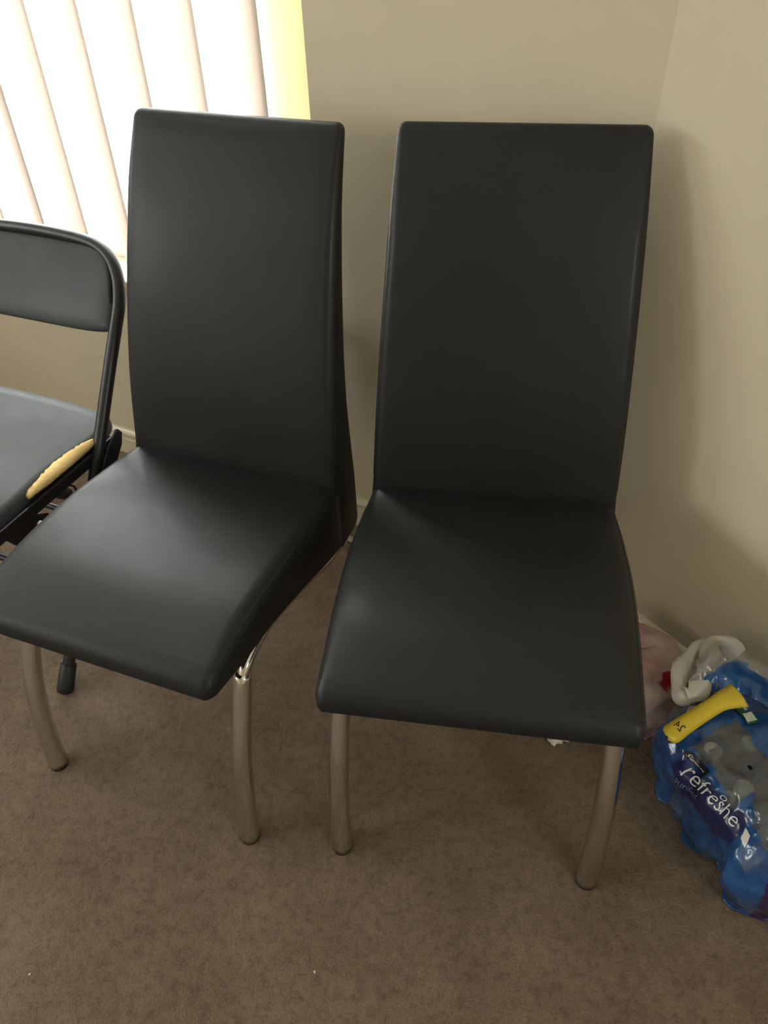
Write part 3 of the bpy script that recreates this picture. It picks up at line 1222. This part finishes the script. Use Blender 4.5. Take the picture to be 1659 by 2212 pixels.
# bottles standing in the wrap
def make_bottle():
    root = empty('water_bottle')
    prof = [(.012, .000), (.026, .001), (.031, .006), (.0315, .030), (.0300, .036), (.0315, .042), (.0315, .060), (.0300, .066), (.0315, .072), (.0315, .128), (.0300, .140), (.024, .160), (.016, .176), (.0125, .183), (.0125, .190)]
    seg = 20
    lo = [[(r * math.cos(2 * math.pi * k / seg), r * math.sin(2 * math.pi * k / seg), z) for k in range(seg)] for r, z in prof]
    MB().loft(lo, True, True).build('bottle_body', PET, root)
    cprof = [(.0145, .183), (.0145, .197), (.0130, .1985), (.004, .199)]
    lo = [[(r * math.cos(2 * math.pi * k / seg), r * math.sin(2 * math.pi * k / seg), z) for k in range(seg)] for r, z in cprof]
    MB().loft(lo, True, True).build('cap', CAPM, root)
    lo = [[(.0322 * math.cos(2 * math.pi * k / seg), .0322 * math.sin(2 * math.pi * k / seg), z) for k in range(seg)] for z in (.075, .125)]
    MB().loft(lo, True, False).build('paper_label', simple('bottle_label', (.06, .18, .50), .4), root)
    return root


b0 = make_bottle()
spots = [(.575, .530), (.640, .552), (.545, .598), (.608, .610), (.668, .622), (.520, .665), (.585, .675), (.645, .690), (.515, .735), (.590, .745)]
names = ['nearest the camera', 'front, on the wall side', 'third back on the left', 'middle, towards the front', 'middle, on the wall side',
         'behind the lettering', 'in the very middle', 'far half, on the wall side', 'far left corner', 'at the far end']
for i, (p, nm) in enumerate(zip(spots, names)):
    b = b0 if i == 0 else copy_tree(b0)
    b.location = (p[0], p[1], .003)
    tag(b, 'clear frosted-cap water bottle in the blue wrap, ' + nm, 'bottle', 'bottles inside the blue wrap')

# ------------------------------------------------------------------ plastic shopping bag
def make_bag_mat():
    mt, nt, b, out = new_mat('thin_white_bag')
    co = coords(nt)
    at = N(nt, 'ShaderNodeAttribute', attribute_name='print')
    mr = N(nt, 'ShaderNodeMapRange')
    mr.inputs['From Min'].default_value = -.002; mr.inputs['From Max'].default_value = .002
    nt.links.new(at.outputs['Fac'], mr.inputs[0])
    base = ramp(nt, noise_tex(nt, co, 16, 3), [(.40, (.68, .42, .41)), (.64, (.80, .69, .64))])
    mx = N(nt, 'ShaderNodeMix', data_type='RGBA')
    nt.links.new(mr.outputs[0], mx.inputs[0]); nt.links.new(base, mx.inputs[6])
    mx.inputs[7].default_value = (.42, .02, .03, 1)
    nt.links.new(mx.outputs[2], b.inputs['Base Color'])
    b.inputs['Roughness'].default_value = .38
    bp = N(nt, 'ShaderNodeBump'); bp.inputs['Strength'].default_value = .6; bp.inputs['Distance'].default_value = .004
    nt.links.new(noise_tex(nt, co, 40, 4), bp.inputs['Height']); nt.links.new(bp.outputs[0], b.inputs['Normal'])
    tl = N(nt, 'ShaderNodeBsdfTranslucent')
    nt.links.new(mx.outputs[2], tl.inputs[0])
    ms = N(nt, 'ShaderNodeMixShader'); ms.inputs[0].default_value = .3
    nt.links.new(b.outputs[0], ms.inputs[1]); nt.links.new(tl.outputs[0], ms.inputs[2])
    nt.links.new(ms.outputs[0], out.inputs[0])
    return mt


BAG = make_bag_mat()
BAG_PLAIN = make_slat('white_bag_handle', (.78, .73, .64), (.7, .66, .58), .25)


def shopping_bag():
    root = empty('shopping_bag', (.478, .908, 0))
    tag(root, 'thin white plastic shopping bag with red print, crumpled between chair and bottle pack', 'bag')
    org = Vector((.478, .908, 0))
    nu, nv = 64, 26
    vv, ff, att = [], [], []
    for i in range(nv + 1):
        t = i / nv
        for j in range(nu):
            a = 2 * math.pi * j / nu
            el = 1.9 * t
            rr = math.sin(min(math.pi / 2, .45 + t * 1.3)) if t < .86 else math.sin(.45 + .86 * 1.3)
            prof = [(1.0, 0.0), (1.05, .03), (1.02, .08), (.92, .125), (.72, .150), (.40, .162), (.05, .160)]
            f = t * (len(prof) - 1); s = min(int(f), len(prof) - 2); f -= s
            r_ = prof[s][0] * (1 - f) + prof[s + 1][0] * f
            z = prof[s][1] * (1 - f) + prof[s + 1][1] * f
            ex = .088 * (1 + .1 * math.cos(2 * a)); ey = .105
            u = Vector((math.cos(a) * ex * r_, math.sin(a) * ey * r_, 0))
            # long axis along the right wall
            p = Vector((.478, .908, 0)) + UR * (-u.y) + NR * u.x
            p.z = z
            dd = .014 * noise.noise(p * 16) + .010 * noise.noise(p * 38 + Vector((3, 3, 3))) - .010 * abs(noise.noise(p * 24 + Vector((7, 0, 0))))
            p += Vector((math.cos(a), math.sin(a), .6)) * dd
            p.z = max(p.z, .003)
            vv.append(p - org)
            att.append(0)
    for i in range(nv):
        for j in range(nu):
            b = i * nu + j; c = i * nu + (j + 1) % nu
            ff.append((b, c, c + nu, b + nu))
    ff.append(tuple(nv * nu + j for j in range(nu)))
    o = mesh_obj('bag_body', vv, ff, BAG, root)
    at = o.data.attributes.new('print', 'FLOAT', 'POINT')
    for k, v in enumerate(vv):
        w = v + org
        d1 = .024 - (w - Vector((.520, .838, .150))).length + .010 * noise.noise(w * 60)
        d2 = .012 - abs((w - Vector((.565, .865, .150))).dot(Vector((.5, .5, .7)))) if (w - Vector((.565, .865, .15))).length < .035 else -1
        at.data[k].value = max(d1, d2)
    # handles: two loops of bunched film
    def handle(pts, wd, name='handle'):
        path = spline(pts, 40)
        vv2, ff2 = [], []
        for i, p in enumerate(path):
            d = (path[min(i + 1, 39)] - path[max(i - 1, 0)]).normalized()
            sd = d.cross(Vector((-.3, -.75, .6))).normalized()
            up = sd.cross(d)
            for k in range(7):
                q = -1 + k / 3
                w = wd * (1 + .25 * math.sin(i * .5))
                vv2.append(p + sd * w * q + up * (.0035 * math.cos(q * 3.1) + .004 * noise.noise(p * 60 + Vector((q * 2, 0, 0)))) - org)
        for i in range(39):
            for k in range(6):
                b = i * 7 + k
                ff2.append((b, b + 7, b + 8, b + 1))
        h = mesh_obj(name, vv2, ff2, BAG_PLAIN, root)
        md = h.modifiers.new('thick', 'SOLIDIFY'); md.thickness = .0015
    handle([(.628, .850, .200), (.610, .866, .214), (.586, .860, .222), (.560, .823, .220), (.538, .784, .216), (.518, .762, .213), (.505, .759, .210)], .0160)
    handle([(.574, .850, .214), (.553, .854, .214), (.527, .829, .212), (.504, .795, .210), (.499, .771, .208), (.513, .762, .206), (.543, .786, .206)], .0160)
    return root


shopping_bag()


# ------------------------------------------------------------------ small litter
def paper_scrap():
    rnd = random.Random(5)
    vv, ff = [], []
    nx, ny = 8, 6
    for i in range(nx + 1):
        for j in range(ny + 1):
            x = (i / nx - .5) * .055; y = (j / ny - .5) * .040
            if j == 0:
                y += .012 * (abs(((i * .5) % 1) - .5))
            vv.append((x + rnd.uniform(-.002, .002), y + rnd.uniform(-.002, .002), .006 + .010 * abs(noise.noise(Vector((x * 60, y * 60, 1)))) + .006 * rnd.random()))
    for i in range(nx):
        for j in range(ny):
            b = i * (ny + 1) + j
            ff.append((b, b + ny + 1, b + ny + 2, b + 1))
    o = mesh_obj('paper_scrap', vv, ff, PAPER, None, False)
    md = o.modifiers.new('thick', 'SOLIDIFY'); md.thickness = .0008; md.offset = 1
    o.location = (.327, .822, 0)
    o.rotation_euler = (0, 0, .3)
    tag(o, 'small torn scrap of white paper on the carpet under the corner chair', 'paper')


paper_scrap()


def lint(x, y, s, rz, label):
    rnd = random.Random(int(x * 1000))
    lo = []
    for i in range(7):
        t = i / 6
        r = s * .28 * math.sin(math.pi * (.08 + .84 * t))
        lo.append([(-s / 2 + s * t, r * math.cos(2 * math.pi * k / 8) * (1 + .3 * rnd.random()), .6 * r + r * .6 * math.sin(2 * math.pi * k / 8)) for k in range(8)])
    o = MB().loft(lo).build('lint_fleck', PAPER, None)
    o.location = (x, y, .001)
    o.rotation_euler = (0, 0, rz)
    tag(o, label, 'lint', 'lint flecks on the carpet')


lint(-.129, .424, .0045, 1.9, 'tiny pale fleck of lint on the carpet near the bottom centre')
lint(-.573, .433, .0045, .8, 'tiny pale fleck of lint on the carpet near the bottom left')
